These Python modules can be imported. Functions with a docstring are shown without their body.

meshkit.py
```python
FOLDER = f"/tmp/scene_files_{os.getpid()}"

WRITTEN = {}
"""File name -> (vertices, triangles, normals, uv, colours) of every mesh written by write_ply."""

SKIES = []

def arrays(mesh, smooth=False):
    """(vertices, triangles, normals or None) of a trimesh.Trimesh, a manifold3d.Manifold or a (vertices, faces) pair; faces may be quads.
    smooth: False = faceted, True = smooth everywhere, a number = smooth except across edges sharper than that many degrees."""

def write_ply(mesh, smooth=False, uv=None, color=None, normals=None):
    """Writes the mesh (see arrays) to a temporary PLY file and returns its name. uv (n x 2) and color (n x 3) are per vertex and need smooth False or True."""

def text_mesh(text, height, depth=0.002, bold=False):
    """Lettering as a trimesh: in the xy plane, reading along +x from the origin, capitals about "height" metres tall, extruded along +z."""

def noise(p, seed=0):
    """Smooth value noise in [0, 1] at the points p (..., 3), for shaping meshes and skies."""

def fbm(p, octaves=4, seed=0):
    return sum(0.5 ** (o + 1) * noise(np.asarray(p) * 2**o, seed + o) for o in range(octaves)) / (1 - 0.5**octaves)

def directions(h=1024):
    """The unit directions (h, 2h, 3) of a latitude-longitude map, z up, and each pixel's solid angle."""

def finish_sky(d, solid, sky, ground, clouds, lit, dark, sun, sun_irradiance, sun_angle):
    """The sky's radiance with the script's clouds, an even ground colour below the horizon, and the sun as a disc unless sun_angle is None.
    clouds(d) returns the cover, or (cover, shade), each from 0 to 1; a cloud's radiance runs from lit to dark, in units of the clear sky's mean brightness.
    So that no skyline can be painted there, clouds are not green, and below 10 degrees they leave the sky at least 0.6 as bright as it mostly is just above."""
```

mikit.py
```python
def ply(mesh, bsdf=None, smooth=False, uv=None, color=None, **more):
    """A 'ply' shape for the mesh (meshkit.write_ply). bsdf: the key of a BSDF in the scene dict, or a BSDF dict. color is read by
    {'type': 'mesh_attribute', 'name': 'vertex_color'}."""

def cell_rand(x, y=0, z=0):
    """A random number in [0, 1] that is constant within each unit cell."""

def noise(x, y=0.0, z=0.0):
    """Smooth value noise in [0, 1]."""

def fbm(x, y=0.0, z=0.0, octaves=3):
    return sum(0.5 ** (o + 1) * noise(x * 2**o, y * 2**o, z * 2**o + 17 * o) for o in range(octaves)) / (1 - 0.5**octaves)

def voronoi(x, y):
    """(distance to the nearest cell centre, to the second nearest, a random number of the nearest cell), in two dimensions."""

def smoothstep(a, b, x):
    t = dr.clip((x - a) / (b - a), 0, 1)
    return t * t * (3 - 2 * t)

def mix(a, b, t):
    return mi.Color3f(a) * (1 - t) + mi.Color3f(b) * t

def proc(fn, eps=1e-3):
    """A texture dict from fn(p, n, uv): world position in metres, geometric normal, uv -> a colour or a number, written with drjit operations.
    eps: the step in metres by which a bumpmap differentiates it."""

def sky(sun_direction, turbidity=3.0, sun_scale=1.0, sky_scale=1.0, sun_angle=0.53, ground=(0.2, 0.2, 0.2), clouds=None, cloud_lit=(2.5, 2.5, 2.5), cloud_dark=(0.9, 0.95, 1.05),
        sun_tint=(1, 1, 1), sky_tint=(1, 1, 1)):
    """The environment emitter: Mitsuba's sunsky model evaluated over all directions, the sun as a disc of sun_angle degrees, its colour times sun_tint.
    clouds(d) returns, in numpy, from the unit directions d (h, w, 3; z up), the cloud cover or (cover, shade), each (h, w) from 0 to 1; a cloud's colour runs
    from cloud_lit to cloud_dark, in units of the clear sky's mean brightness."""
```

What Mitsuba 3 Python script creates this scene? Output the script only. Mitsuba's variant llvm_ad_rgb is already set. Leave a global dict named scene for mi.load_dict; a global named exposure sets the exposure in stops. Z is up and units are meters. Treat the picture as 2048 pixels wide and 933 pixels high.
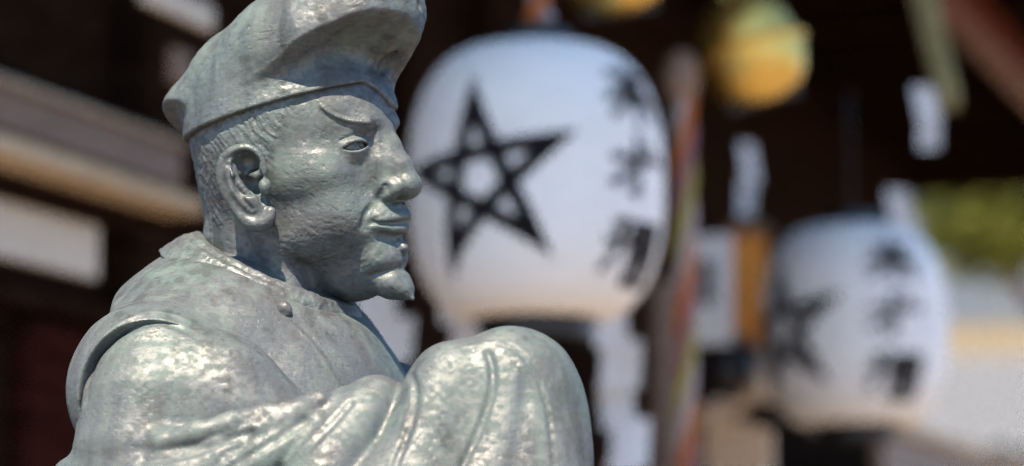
import math, random
from concurrent.futures import ThreadPoolExecutor
import numpy as np, trimesh, mitsuba as mi, drjit as dr, mikit, meshkit
import manifold3d as m3
from shapely.geometry import Polygon, LineString, Point, box as sbox
from shapely.ops import unary_union
from scipy.spatial import cKDTree

T = mi.ScalarTransform4f
scene, labels = {}, {}

# ------------------------------------------------------------------ camera, sky, exposure
TILT = math.radians(9.0)
CAM = np.array([0, 0, 1.5])
FWD = np.array([0, math.cos(TILT), math.sin(TILT)])
RGT = np.array([1.0, 0, 0])
UPV = np.cross(RGT, FWD)
PX = 0.4 / 2048                      # tangent of one pixel of the 2048 wide photograph
FOCUS = 2.10
scene['camera'] = {'type': 'thinlens', 'fov': math.degrees(2 * math.atan(0.2)), 'fov_axis': 'x', 'aperture_radius': 0.016,
                   'focus_distance': FOCUS, 'near_clip': 0.05, 'far_clip': 400.0,
                   'to_world': T().look_at(origin=CAM.tolist(), target=(CAM + FWD).tolist(), up=[0, 0, 1])}
SUN_AZ, SUN_EL = math.radians(-10), math.radians(56)     # azimuth to the right of straight behind the camera
SUN = (math.sin(SUN_AZ) * math.cos(SUN_EL), -math.cos(SUN_AZ) * math.cos(SUN_EL), math.sin(SUN_EL))
scene['sky'] = mikit.sky(SUN, turbidity=2.8, ground=(0.15, 0.12, 0.10), sky_tint=(0.95, 1.02, 1.02))
exposure = 2.95


def unproj(px, py, d):
    return CAM + d * (FWD + RGT * (px - 1024) * PX + UPV * (466.5 - py) * PX)


# ------------------------------------------------------------------ sculpting with distance fields (millimetres)
class Sculpt:
    """A list of distance-field strokes, meshed by surface nets on a grid that is only filled near the surface."""

    def __init__(self):
        self.ops = []

    def add(self, prim, k=0.0, sym=False):
        self.ops.append(('+', k, sym) + prim); return self

    def sub(self, prim, k=0.0, sym=False):
        self.ops.append(('-', k, sym) + prim); return self

    def cut(self, prim, k=0.0, sym=False):
        """keep only what is inside prim"""
        self.ops.append(('&', k, sym) + prim); return self

    def line(self, pts, w, depth, sym=False):
        """a groove (depth > 0) or ridge (depth < 0) that follows the points"""
        pts = np.asarray(pts, np.float32)
        c = (pts.min(0) + pts.max(0)) / 2
        R = np.linalg.norm(pts - c, axis=1).max() + 3 * w
        w = np.broadcast_to(np.asarray(w, np.float32), (len(pts),)); dep = np.broadcast_to(np.asarray(depth, np.float32), (len(pts),))
        self.ops.append(('~', 0, sym, lambda p: seg_gauss(p, pts, w, dep), c, float(R if np.isscalar(R) else R.max()))); return self

    def __call__(self, p, centre=None, rad=0.0):
        p = np.asarray(p, np.float32)
        d = np.full(len(p), 1e3, np.float32)
        pa = None
        for kind, k, sym, fn, c, R in self.ops:
            if centre is not None and kind != '&':
                cc = np.array(centre)
                if sym:
                    cc[1] = abs(cc[1])
                if np.linalg.norm(cc - c) > R + rad + 2 * k + 14:
                    continue
            if sym and pa is None:
                pa = p.copy(); pa[:, 1] = np.abs(pa[:, 1])
            q = pa if sym else p
            if kind == '~':                                   # only the points close to the line
                m = np.flatnonzero(((q - c) ** 2).sum(1) < R * R)
                if len(m):
                    d[m] += fn(q[m])
                continue
            e = fn(q)
            if kind == '+':
                d = smin(d, e, k)
            elif kind == '-':
                d = -smin(-d, e, k)
            else:
                d = -smin(-d, -e, k)
        return d

    def mesh(self, lo, hi, h):
        lo, hi = np.asarray(lo, float), np.asarray(hi, float)
        n = np.ceil((hi - lo) / h).astype(int) + 1
        B = 40
        nb = -(-n // B)
        n = nb * B
        vol = np.empty(n, np.float32)
        bi = np.stack(np.meshgrid(*[np.arange(k) for k in nb], indexing='ij'), -1).reshape(-1, 3)
        rad = B * h * math.sqrt(3) / 2 + h
        cen = lo + (bi + 0.5) * B * h
        SB = 4
        grid3 = lambda k: np.stack(np.meshgrid(k, k, k, indexing='ij'), -1).reshape(-1, 3).astype(np.float32)
        sub_c = grid3(np.arange(B // SB) * SB + (SB - 1) / 2)
        sub_o = grid3(np.arange(SB) - (SB - 1) / 2)

        def work(q):
            b, c = bi[q], cen[q].astype(np.float32)
            i0 = b * B
            dc = float(self(c[None])[0])
            sl = tuple(slice(a, a + B) for a in i0)
            if abs(dc) > rad * 1.5 + 8:
                vol[sl] = dc
                return
            sub = lo + (i0 + sub_c) * h
            ds = self(sub, c, rad)
            blk = np.repeat(ds[:, None], SB ** 3, 1)
            near = np.abs(ds) < SB * h * 0.87 * 1.4 + 2.2
            if near.any():
                pts = (sub[near][:, None] + sub_o * h).reshape(-1, 3)
                blk[near] = self(pts, c, rad).reshape(-1, SB ** 3)
            m = B // SB
            vol[sl] = blk.reshape(m, m, m, SB, SB, SB).transpose(0, 3, 1, 4, 2, 5).reshape(B, B, B)

        with ThreadPoolExecutor(4) as ex:
            list(ex.map(work, range(len(bi))))
        return nets(vol, lo, h)


def smin(a, b, k):
    if k <= 0:
        return np.minimum(a, b)
    t = np.maximum(k - np.abs(a - b), 0) / k
    return np.minimum(a, b) - t * t * k * 0.25


def nets(vol, lo, h):
    s = vol < 0
    c = np.zeros(np.array(vol.shape) - 1, np.uint8)
    for o in np.ndindex(2, 2, 2):
        c += s[tuple(slice(a, n - 1 + a) for a, n in zip(o, vol.shape))]
    act = (c > 0) & (c < 8)
    idx = np.full(act.shape, -1, np.int32)
    cells = np.argwhere(act)
    idx[act] = np.arange(len(cells))
    pos = np.zeros((len(cells), 3), np.float32); cnt = np.zeros(len(cells), np.float32)
    corner = {o: vol[cells[:, 0] + o[0], cells[:, 1] + o[1], cells[:, 2] + o[2]] for o in np.ndindex(2, 2, 2)}
    for o in np.ndindex(2, 2, 2):
        for ax in range(3):
            if o[ax]:
                continue
            e = list(o); e[ax] = 1
            a, b = corner[o], corner[tuple(e)]
            m = (a < 0) != (b < 0)
            t = np.where(m, a / np.where(m, a - b, 1), 0)
            pt = np.zeros((len(cells), 3), np.float32) + np.array(o, np.float32); pt[:, ax] += t
            pos += pt * m[:, None]; cnt += m
    V = lo + (cells + pos / cnt[:, None]) * h
    F = []
    for ax in range(3):
        u, v = (ax + 1) % 3, (ax + 2) % 3
        a = [slice(None)] * 3; b = [slice(None)] * 3
        a[ax] = slice(0, -1); b[ax] = slice(1, None)
        sa, sb = s[tuple(a)], s[tuple(b)]
        e = np.argwhere(sa != sb)
        ok = (e[:, u] > 0) & (e[:, v] > 0) & (e[:, u] < act.shape[u]) & (e[:, v] < act.shape[v])
        e = e[ok]
        inside = sa[e[:, 0], e[:, 1], e[:, 2]]
        q = []
        for du, dv in ((1, 1), (0, 1), (0, 0), (1, 0)):
            w = e.copy(); w[:, u] -= du; w[:, v] -= dv
            q.append(idx[w[:, 0], w[:, 1], w[:, 2]])
        q = np.stack(q, 1)
        q[~inside] = q[~inside][:, ::-1]
        F.append(q)
    q = np.vstack(F)
    F = np.vstack([q[:, [0, 1, 2]], q[:, [0, 2, 3]]])
    return V, F


def ell(c, r, rot=None):
    c, r = np.asarray(c, np.float32), np.asarray(r, np.float32)
    Q = None if rot is None else np.asarray(rot, np.float32)

    def fn(p):
        q = p - c
        if Q is not None:
            q = q @ Q.T
        k0 = np.sqrt(((q / r) ** 2).sum(1)); k1 = np.sqrt(((q / r ** 2) ** 2).sum(1))
        return k0 * (k0 - 1) / np.maximum(k1, 1e-6)
    return fn, c, float(r.max())


def seg_all(p, pts):
    """nearest distance to a polyline and the interpolated index"""
    best = np.full(len(p), 1e9, np.float32); at = np.zeros(len(p), np.float32)
    for i in range(len(pts) - 1):
        a, b = pts[i], pts[i + 1]
        ab = b - a
        t = np.clip(((p - a) @ ab) / max(float(ab @ ab), 1e-9), 0, 1)
        d = np.sqrt(((p - a - t[:, None] * ab) ** 2).sum(1))
        m = d < best
        best = np.where(m, d, best); at = np.where(m, i + t, at)
    return best, at


def seg_gauss(p, pts, w, dep):
    d, at = seg_all(p, pts)
    k = np.arange(len(pts))
    ww, dd = np.interp(at, k, w), np.interp(at, k, dep)
    return (dd * np.exp(-(d / ww) ** 2)).astype(np.float32)


def chain(pts, r, k=4.0, scale=(1, 1, 1)):
    """a limb through the points with a radius at each; scale flattens it"""
    sc = np.asarray(scale, np.float32)
    P = np.asarray(pts, np.float32)
    r = np.broadcast_to(np.asarray(r, np.float32), (len(P),))
    c = (P.min(0) + P.max(0)) / 2
    R = float(np.linalg.norm(P - c, axis=1).max() + r.max() * max(1, (1 / sc).max()))
    Q = P * sc
    ms = float(1 / sc.max())

    def fn(p):
        p = p * sc
        d = None
        for i in range(len(Q) - 1):
            ab = Q[i + 1] - Q[i]
            t = np.clip(((p - Q[i]) @ ab) / max(float(ab @ ab), 1e-9), 0, 1)
            e = np.sqrt(((p - Q[i] - t[:, None] * ab) ** 2).sum(1)) - (r[i] + t * (r[i + 1] - r[i]))
            d = e if d is None else smin(d, e, k)
        return d * ms
    return fn, c, R


def spline(pts, n=24):
    from scipy.interpolate import CubicSpline
    P = np.asarray(pts, float)
    t = np.r_[0, np.cumsum(np.linalg.norm(np.diff(P, axis=0), axis=1))]
    return CubicSpline(t, P)(np.linspace(0, t[-1], n))


def half(fn, c=(0, 0, 0), R=1e6):
    return fn, np.asarray(c, np.float32), R


def rot3(yaw, pitch=0, roll=0):
    """rows: forward, near side, up of a frame that faces right in the picture, turned by yaw towards the camera"""
    f = np.array([math.cos(yaw), -math.sin(yaw), 0]); u = np.array([0, 0, 1.0]); s = np.array([-math.sin(yaw), -math.cos(yaw), 0])
    f, u = f * math.cos(pitch) + u * math.sin(pitch), u * math.cos(pitch) - f * math.sin(pitch)
    s, u = s * math.cos(roll) + u * math.sin(roll), u * math.cos(roll) - s * math.sin(roll)
    return np.stack([f, s, u])


ORG = np.array([-0.18229, 2.16581, 1.88903])          # middle of the head, between the ears
MH = rot3(math.radians(28.59), math.radians(-2.1), math.radians(-10.03))
MT = rot3(math.radians(28.6))


def on_plane(M, px, py, s):
    d = unproj(px, py, 1.0) - CAM
    o, dd = (CAM - ORG) @ M.T * 1000, d @ M.T
    return o + (s - o[1]) / dd[1] * dd


def H(px, py, s): return on_plane(MH, px, py, s)
def B(px, py, s): return on_plane(MT, px, py, s)


def px_of(M, q):
    d = np.asarray(q) / 1000 @ M + ORG - CAM
    w = d @ FWD
    return np.stack([1024 + (d @ RGT) / w / PX, 466.5 - (d @ UPV) / w / PX], -1)


def hit(sc, M, pts, start=-400.0):
    """where the camera's rays through the pixels meet a sculpture (used to lay seams and creases on its surface)"""
    out = []
    o = (CAM - ORG) @ M.T * 1000
    P = np.array([(unproj(px, py, 1.0) - CAM) for px, py in pts]) @ M.T
    P /= np.linalg.norm(P, axis=1, keepdims=True)
    t = np.full(len(P), 1500.0)
    for _ in range(120):
        d = sc(o + P * t[:, None])
        t = t + np.clip(d * 0.6, -20, 40)
    return o + P * t[:, None]


def emit(key, V, F, M, bsdf, smooth=True, disp=None):
    """V in millimetres of the frame M; the nets' faces wind outwards in a right-handed frame"""
    if disp is not None:
        V = V + trimesh.Trimesh(V, F, process=False).vertex_normals * disp(V)[:, None]
    if np.linalg.det(M) < 0:
        F = F[:, ::-1]
    scene[key] = mikit.ply(trimesh.Trimesh((V / 1000) @ M + ORG, F, process=False), bsdf, smooth)


# ------------------------------------------------------------------ bronze
def bronze_parts(p):
    a = mikit.fbm(p.x * 11, p.y * 11, p.z * 11, 3)
    b = mikit.fbm(p.x * 40 + 5, p.y * 40, p.z * 18, 4)
    run = mikit.fbm(p.x * 95, p.y * 95, p.z * 9, 3)
    c = mikit.fbm(p.x * 210, p.y * 210, p.z * 210 + 3, 4)
    return a, b, run, c


def bronze_col(p, n, uv):
    a, b, run, c = bronze_parts(p)
    col = mikit.mix((0.118, 0.124, 0.136), (0.108, 0.134, 0.136), mikit.smoothstep(0.38, 0.66, a))
    col = mikit.mix(col, (0.108, 0.102, 0.108), mikit.smoothstep(0.5, 0.72, b) * 0.6)
    col = mikit.mix(col, (0.165, 0.205, 0.192), mikit.smoothstep(0.5, 0.75, run) * 0.45)
    col = mikit.mix(col, (0.185, 0.232, 0.212), mikit.smoothstep(0.54, 0.74, c * 0.45 + a * 0.55) * 0.55)
    col = mikit.mix(col, (0.055, 0.060, 0.060), mikit.smoothstep(0.44, 0.28, run) * 0.55)
    col = mikit.mix(col, (0.045, 0.045, 0.045), mikit.smoothstep(0.42, 0.25, c) * 0.5)
    return col * mi.Color3f(0.70, 0.765, 0.785)


def bronze_rough(p, n, uv):
    a, b, run, c = bronze_parts(p)
    return mi.Float(0.42 + 0.24 * c + 0.12 * mikit.smoothstep(0.45, 0.7, run))


def bronze_bump(p, n, uv):
    a = mikit.fbm(p.x * 260, p.y * 260, p.z * 260, 4)
    b = mikit.fbm(p.x * 800, p.y * 800, p.z * 800, 2)
    pit = mikit.smoothstep(0.70, 0.86, mikit.noise(p.x * 300 + 7, p.y * 300, p.z * 300))
    where = mikit.smoothstep(0.35, 0.65, mikit.fbm(p.x * 28, p.y * 28, p.z * 28 + 2, 2))     # rough and smooth passages
    return mi.Float((a * 0.6 + b * 0.45 - pit * 0.5) * (0.35 + 0.9 * where))


def bronze_bare(p, n, uv):
    a, b, run, c = bronze_parts(p)
    return mi.Float(0.04 + 0.19 * mikit.smoothstep(0.62, 0.36, c * 0.6 + b * 0.4))


scene['bronze'] = {'type': 'bumpmap', 'scale': 0.00044, 'arbitrary': mikit.proc(bronze_bump, 4e-4),
                   'bsdf': {'type': 'blendbsdf', 'weight': mikit.proc(bronze_bare),
                            'patina': {'type': 'diffuse', 'reflectance': mikit.proc(bronze_col)},
                            'metal': {'type': 'principled', 'base_color': {'type': 'rgb', 'value': [0.46, 0.47, 0.46]}, 'metallic': 1.0, 'roughness': mikit.proc(bronze_rough)}}}

# ------------------------------------------------------------------ statue: head
EYE_F, EYE_L = np.array([0.796, 0.605, 0.0]), np.array([-0.605, 0.796, 0.0])      # where the eye opens to, and its outer corner
EYE_M = H(708, 295, 29.5)
EYE = EYE_M - 11 * EYE_F
head = Sculpt()
head.add(ell((-12, 0, 36), (84, 74, 86)))
head.add(ell((0, 0, 50), (92, 60, 62)), 16)
head.add(ell((0, 0, -2), (88, 63, 58)), 16)
head.add(ell((36, 0, -46), (54, 51, 35)), 18)
head.add(ell((36, 41, 3), (32, 22, 20)), 18, True)                 # cheekbone
head.add(ell((15, 43, -42), (24, 15, 22)), 16, True)               # corner of the jaw
head.add(ell((50, 32, -32), (28, 23, 25)), 16, True)               # cheek
head.add(ell((80, 0, -36), (23, 26, 22)), 12)                      # muzzle
head.add(ell((79, 0, -69), (20.5, 25, 17)), 12)                    # chin
head.add(ell((46, 0, -82), (40, 26, 24)), 16)                      # flesh under the chin
head.add(chain([(-25, 0, -10), (-36, 0, -90), (-46, 0, -190)], [55, 55, 68], 10, (0.9, 1, 1)), 10)
head.add(chain([(-8, 48, -30), (8, 40, -90), (26, 22, -140)], [12, 12, 12], 10), 12, True)   # neck muscle
head.add(ell((78, 15, 44), (11, 15, 6)), 10, True)                 # brow bone
head.sub(ell(EYE_M + 12 * EYE_F + np.array([3, -5, 3]), (11, 17, 9.5)), 8, True)             # eye socket
head.add(chain([(87, 0, 38), (92.5, 0, 25), (101, 0, 6), (107, 0, -9)], [7.5, 7.5, 9.5, 11], 8), 9)
head.add(chain([(82, 9, 31), (89, 10, 10), (94, 12, -8)], [6, 8.5, 9], 8), 10, True)          # flank of the nose
head.add(ell((107.5, 0, -9.5), (11.5, 13, 11)), 5)
head.add(ell((97, 14.5, -12.5), (12, 7.5, 9)), 4, True)            # wing of the nose
head.sub(ell((104, 8.5, -23.5), (6.5, 4, 6)), 2, True)             # nostril


def ball(r): return (lambda p: np.sqrt(((p - EYE.astype(np.float32)) ** 2).sum(1)) - r, EYE, r)
def on_ball(a, b, r=15.5):
    """a point of the eyeball a to the outer side and b up, in millimetres"""
    return EYE + EYE_L * a + np.array([0, 0, b]) + EYE_F * math.sqrt(max(r * r - a * a - b * b, 0))


head.add(ball(17.3), 5, True)


def almond(p):
    q = p - EYE_M.astype(np.float32)
    a, e = q @ EYE_L.astype(np.float32), q @ EYE_F.astype(np.float32)
    u = q[:, 2] + 0.13 * a - 0.3
    m = np.maximum(np.sqrt(a ** 2 + (u + 16.5) ** 2) - 21.0, np.sqrt((a + 1) ** 2 + (u - 20) ** 2) - 23.6)
    return np.maximum(m, -12 - e).astype(np.float32)


head.sub((almond, EYE_M, 24), 0.7, True)
head.add(ball(13.8), 0.3, True)
IA, IB = -6.0, 1.2
head.line([on_ball(IA + 4.9 * math.cos(t), IB + 4.9 * math.sin(t), 13.7) for t in np.linspace(0, 2 * math.pi, 17)], 0.9, 1.3, True)
head.sub(ell(on_ball(IA, IB, 14.2), (2.8, 2.3, 2.3)), 0.6, True)
# lids
lid_a = np.linspace(-14.5, 14.5, 13)
head.line([on_ball(a, -16.5 + math.sqrt(21.0 ** 2 - a * a) + 0.3 - 0.13 * a + 0.9, 17.6) for a in lid_a], 1.5, -1.4, True)
head.line([on_ball(a, 20 - math.sqrt(23.6 ** 2 - (a + 1) ** 2) + 0.3 - 0.13 * a - 0.9, 17.4) for a in lid_a], 1.3, -0.3, True)
head.line([on_ball(a, 9.8 - 0.016 * a * a - 0.13 * a, 17.2) for a in np.linspace(-12, 17, 12)], 1.6, 1.3, True)
# eyebrow with its hooked ends
b_px = spline([(641, 211), (652, 222), (668, 231), (690, 240), (720, 244), (746, 246)], 16)
b_pt = hit(head, MH, b_px) * np.array([1, 1, 1])
head.add(chain(b_pt, np.interp(np.arange(16), [0, 4, 10, 15], [0.8, 1.7, 2.1, 1.6]), 1), 1.5)
head.line(b_pt + np.array([0.5, 0.5, -4.5]), 1.6, 1.3, True)
head.line(hit(head, MH, [(749, 246), (748, 262), (746, 275)]), 2.6, np.array([3.4, 3.4, 1.6]))
# lips, mouth, folds
head.add(chain(spline([(101.2, 0, -35.5), (99.3, 8, -35), (94.2, 17, -36.5), (88, 25, -37.5)], 10), np.linspace(4.8, 1.6, 10), 2), 4, True)
head.add(chain(spline([(99.6, 0, -45.5), (97, 9, -45.3), (91.4, 18, -43.5), (87, 24, -41)], 10), np.linspace(4.6, 1.2, 10), 2), 4, True)
head.line(spline([(105.5, 0, -40.0), (102, 8, -40.6), (95.5, 17, -40.4), (88, 25.5, -39)], 12), 2.0, 3.0, True)
head.line(spline([(99, 0, -54), (96, 10, -53), (90, 18, -50)], 8), 4.0, 2.6, True)
head.line(spline([(99, 21, -11), (94, 26, -20), (88, 30, -31), (83, 32, -43)], 10), 3.6, np.interp(np.arange(10), [0, 3, 9], [3.0, 4.8, 2.0]), True)
head.line(spline([(107, 0, -22), (106, 0, -31)], 4), 2.5, 1.0)
head.add(chain(spline([H(803, 410, 3), H(783, 417, 10), H(762, 428, 20), H(745, 437, 26)], 10), np.interp(np.arange(10), [0, 3, 9], [1.0, 2.2, 1.0]), 1), 2.5, True)   # thin moustache
# soul patch and goatee
head.add(chain([(96, 0, -58), (100.5, 0, -62), (101, 0, -67)], [4, 3.6, 1.5], 2, (1, 0.9, 1)), 2)
head.add(chain([(74, 0, -86), (88, 0, -91), (97, 0, -97), (106, 0, -104.5)], [14, 15, 10, 2.4], 3, (1, 0.85, 1.05)), 5.0)
head.line(spline([(78, 21, -84), (90, 15, -81), (98, 6, -80), (100, 0, -80)], 10), 2.4, 1.5, True)
for q in range(9):
    a = -9 + 2.3 * q
    head.line(spline([(84, a * 1.1, -82), (96, a * 0.75, -92), (103, a * 0.25, -102)], 6), 0.9, 0.8)
head.line(spline(hit(head, MH, [(770, 374), (760, 392), (744, 412), (730, 432), (724, 452)]), 12), 2.6, np.interp(np.arange(12), [0, 5, 11], [2.0, 4.2, 1.5]), True)
head.line(spline(hit(head, MH, [(752, 436), (745, 440), (740, 447)]), 6), 2.2, 1.8, True)
# ear


def E(px, py, ds=0.0): return H(px, py, 77 + (535 - px) * 0.17 + ds)


ear = Sculpt()
ear_out = [(527, 352), (523, 325), (508, 303), (487, 297), (464, 303), (447, 323), (443, 350), (450, 380), (466, 408), (486, 434), (508, 448), (530, 444), (541, 424)]
plate = np.array([E(x, y, -3) for x, y in [(500, 330), (480, 345), (485, 375), (503, 405), (518, 425)]])
ear.add(chain(plate, [12, 14.5, 14, 12, 10], 6, (1, 1.0, 1)), 4)
helix = spline([E(x, y, 2.0) for x, y in ear_out], 40)
ear.add(chain(helix, np.interp(np.arange(40), [0, 6, 20, 28, 34, 39], [2.6, 3.4, 4.2, 4.2, 6.5, 4.5]), 2), 3)
ear.add(chain([E(505, 350, -16), E(500, 380, -18), E(518, 415, -14)], [16, 18, 12], 4), 4)            # root that joins the skull
ear.sub(ell(E(489, 328, 6), (11, 15, 11)), 3)
ear.sub(ell(E(500, 364, 3), (11, 18, 12.5)), 3)
ear.sub(chain([E(508, 372, 4), E(521, 392, 2), E(526, 405, 4)], [5.5, 4, 2.5], 2), 2)
ear.add(chain(spline([E(468, 335, 1), E(474, 360, 3), E(492, 386, 3), E(508, 402, 2)], 10), np.interp(np.arange(10), [0, 5, 9], [2.2, 3.2, 2.5]), 1), 2.5)
ear.line(spline([E(456, 330, 7), E(459, 352, 8), E(470, 378, 8), E(488, 402, 8), E(503, 418, 7)], 12), 1.8, 1.9)
ear.add(ell(E(530, 374, 2), (5, 6, 7)), 3)
ear.add(chain([E(525, 345, -1), E(512, 352, -1), E(495, 350, -6)], [3.2, 2.8, 2], 1), 2.5)


def head_disp(V):
    f, s, u = V.T
    S = np.abs(s)
    edge = 58 + (f + 9) * 0.2
    hairline = np.interp(u, [-60, -20, 20, 45, 75], [8, 12, 22, 34, 44])          # hair lies behind this line
    hair = np.clip((hairline - f) / 8, 0, 1) * np.clip((u + 40 + (f < -60) * 20) / 12, 0, 1) * np.clip((edge + 6 - u) / 4, 0, 1)
    hair = hair * np.clip(1 - np.clip((20 - u) / 25, 0, 1) * np.clip((f + 45) / 12, 0, 1), 0, 1)
    back = np.clip((-f - 30) / 25, 0, 1)
    wob = meshkit.fbm(V / 14.0, 3, 3) - 0.5
    al, pe = f * 0.57 - u * 0.82, f * 0.82 + u * 0.57
    strand = meshkit.fbm(np.stack([al / 15 + wob * 0.8, pe / 2.3 + wob * 3, S / 9], 1), 2, 9) - 0.5
    nape = meshkit.noise(np.stack([(s + f * 0.6) / 3.2 + wob * 1.5, u / 34, f * 0 + 0.5], 1), 7) - 0.5
    clump = meshkit.fbm(V / 5.0, 2, 8) - 0.5
    d = hair * (1.0 + (1 - back) * (2.6 * strand + 1.0 * clump) + back * (1.9 * nape + 1.2 * clump + 0.9 * strand))
    beard = np.exp(-(((u + 62 - (f - 30) * -0.02) / 20) ** 2)) * np.clip((f - 2) / 15, 0, 1) * np.clip((88 - f) / 16, 0, 1)
    d += beard * (meshkit.fbm(V / 2.4, 2, 5) - 0.5) * 1.3
    d += (meshkit.fbm(V / 20.0, 2, 1) - 0.5) * 1.3 + (meshkit.fbm(V / 4.0, 3, 2) - 0.5) * 0.35
    tool = meshkit.noise(np.stack([(f + u) / 5, S / 7, (f - u) / 13], 1), 4)
    d -= np.clip(tool - 0.72, 0, 1) * 1.8
    return d


V, F = head.mesh((-120, -95, -190), (130, 95, 130), 0.95)
emit('bronze_statue__head', V, F, MH, 'bronze', True, head_disp)
V, F = ear.mesh((-45, 45, -60), (45, 110, 50), 0.7)
emit('bronze_statue__ear', V, F, MH, 'bronze', True, lambda V: (meshkit.fbm(V / 8, 3, 1) - 0.5) * 1.2)
V2 = V * np.array([1, -1, 1])
emit('bronze_statue__ear_001', V2, F[:, ::-1], MH, 'bronze')

# ------------------------------------------------------------------ statue: cap
cap = Sculpt()


def C(px, py, s, r): return H(px, py, s), r * 0.43


cap.add(chain([H(405, 230, 0), H(500, 172, 0), H(600, 114, 0), H(690, 72, 0), H(744, 34, 0), H(738, -22, 0)], [27, 47, 55, 52, 37, 34], 14, (1, 0.76, 1)))
cap.add(ell(H(428, 218, 0), (34, 60, 29)), 14)
cap.line(np.array([H(420, 60, 0), H(520, -30, 0), H(640, -90, 0)]), 14, 5)
Q0, Q1, Q2 = H(332, 246, 14), H(388, 206, 60), H(350, 288, -22)
NQ = np.cross(Q1 - Q0, Q2 - Q0); NQ /= np.linalg.norm(NQ); NQ *= np.sign(NQ[1])
cap.sub(half(lambda p: np.maximum(-((p - Q0.astype(np.float32)) @ NQ.astype(np.float32)), p[:, 0] - Q1[0])), 3)
(P0, P1), P2 = hit(cap, MH, [(573, 104), (775, 20)]), H(757, 142, -15)
N = np.cross(P1 - P0, P2 - P0); N /= np.linalg.norm(N); N *= np.sign(N[1])
cap.sub(half(lambda p: -((p - P0.astype(np.float32)) @ N.astype(np.float32))), 2.5)
cap.sub(ell((P0 + P1 + P2) / 3 + N * 24, (56, 50, 31), np.stack([(P1 - P0) / np.linalg.norm(P1 - P0), np.cross(N, (P1 - P0) / np.linalg.norm(P1 - P0)), N])), 3)
cap.add(chain([H(766, 146, -22), H(795, 95, -30), H(818, 30, -34), H(818, -50, -34)], [7, 11, 13, 14], 8), 2.5)
band = Sculpt()
band.add(ell((-12, 0, 40), (91.5, 81.5, 92)))
band.add(ell((0, 0, 52), (94.5, 65, 66)), 16)
band.cut(half(lambda p: (58 + (p[:, 0] + 9) * 0.235 - 24 * np.clip((17 - p[:, 1]) / 22, 0, 1) * np.clip((p[:, 0] - 66) / 12, 0, 1) - p[:, 2]) * 0.7), 2)
cap.add((band, np.array([0, 0, 50]), 110), 14)


cap.line(np.array([H(755, 150, -12), H(792, 88, -16), H(832, 12, -18)]), 4.5, 5)


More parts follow.
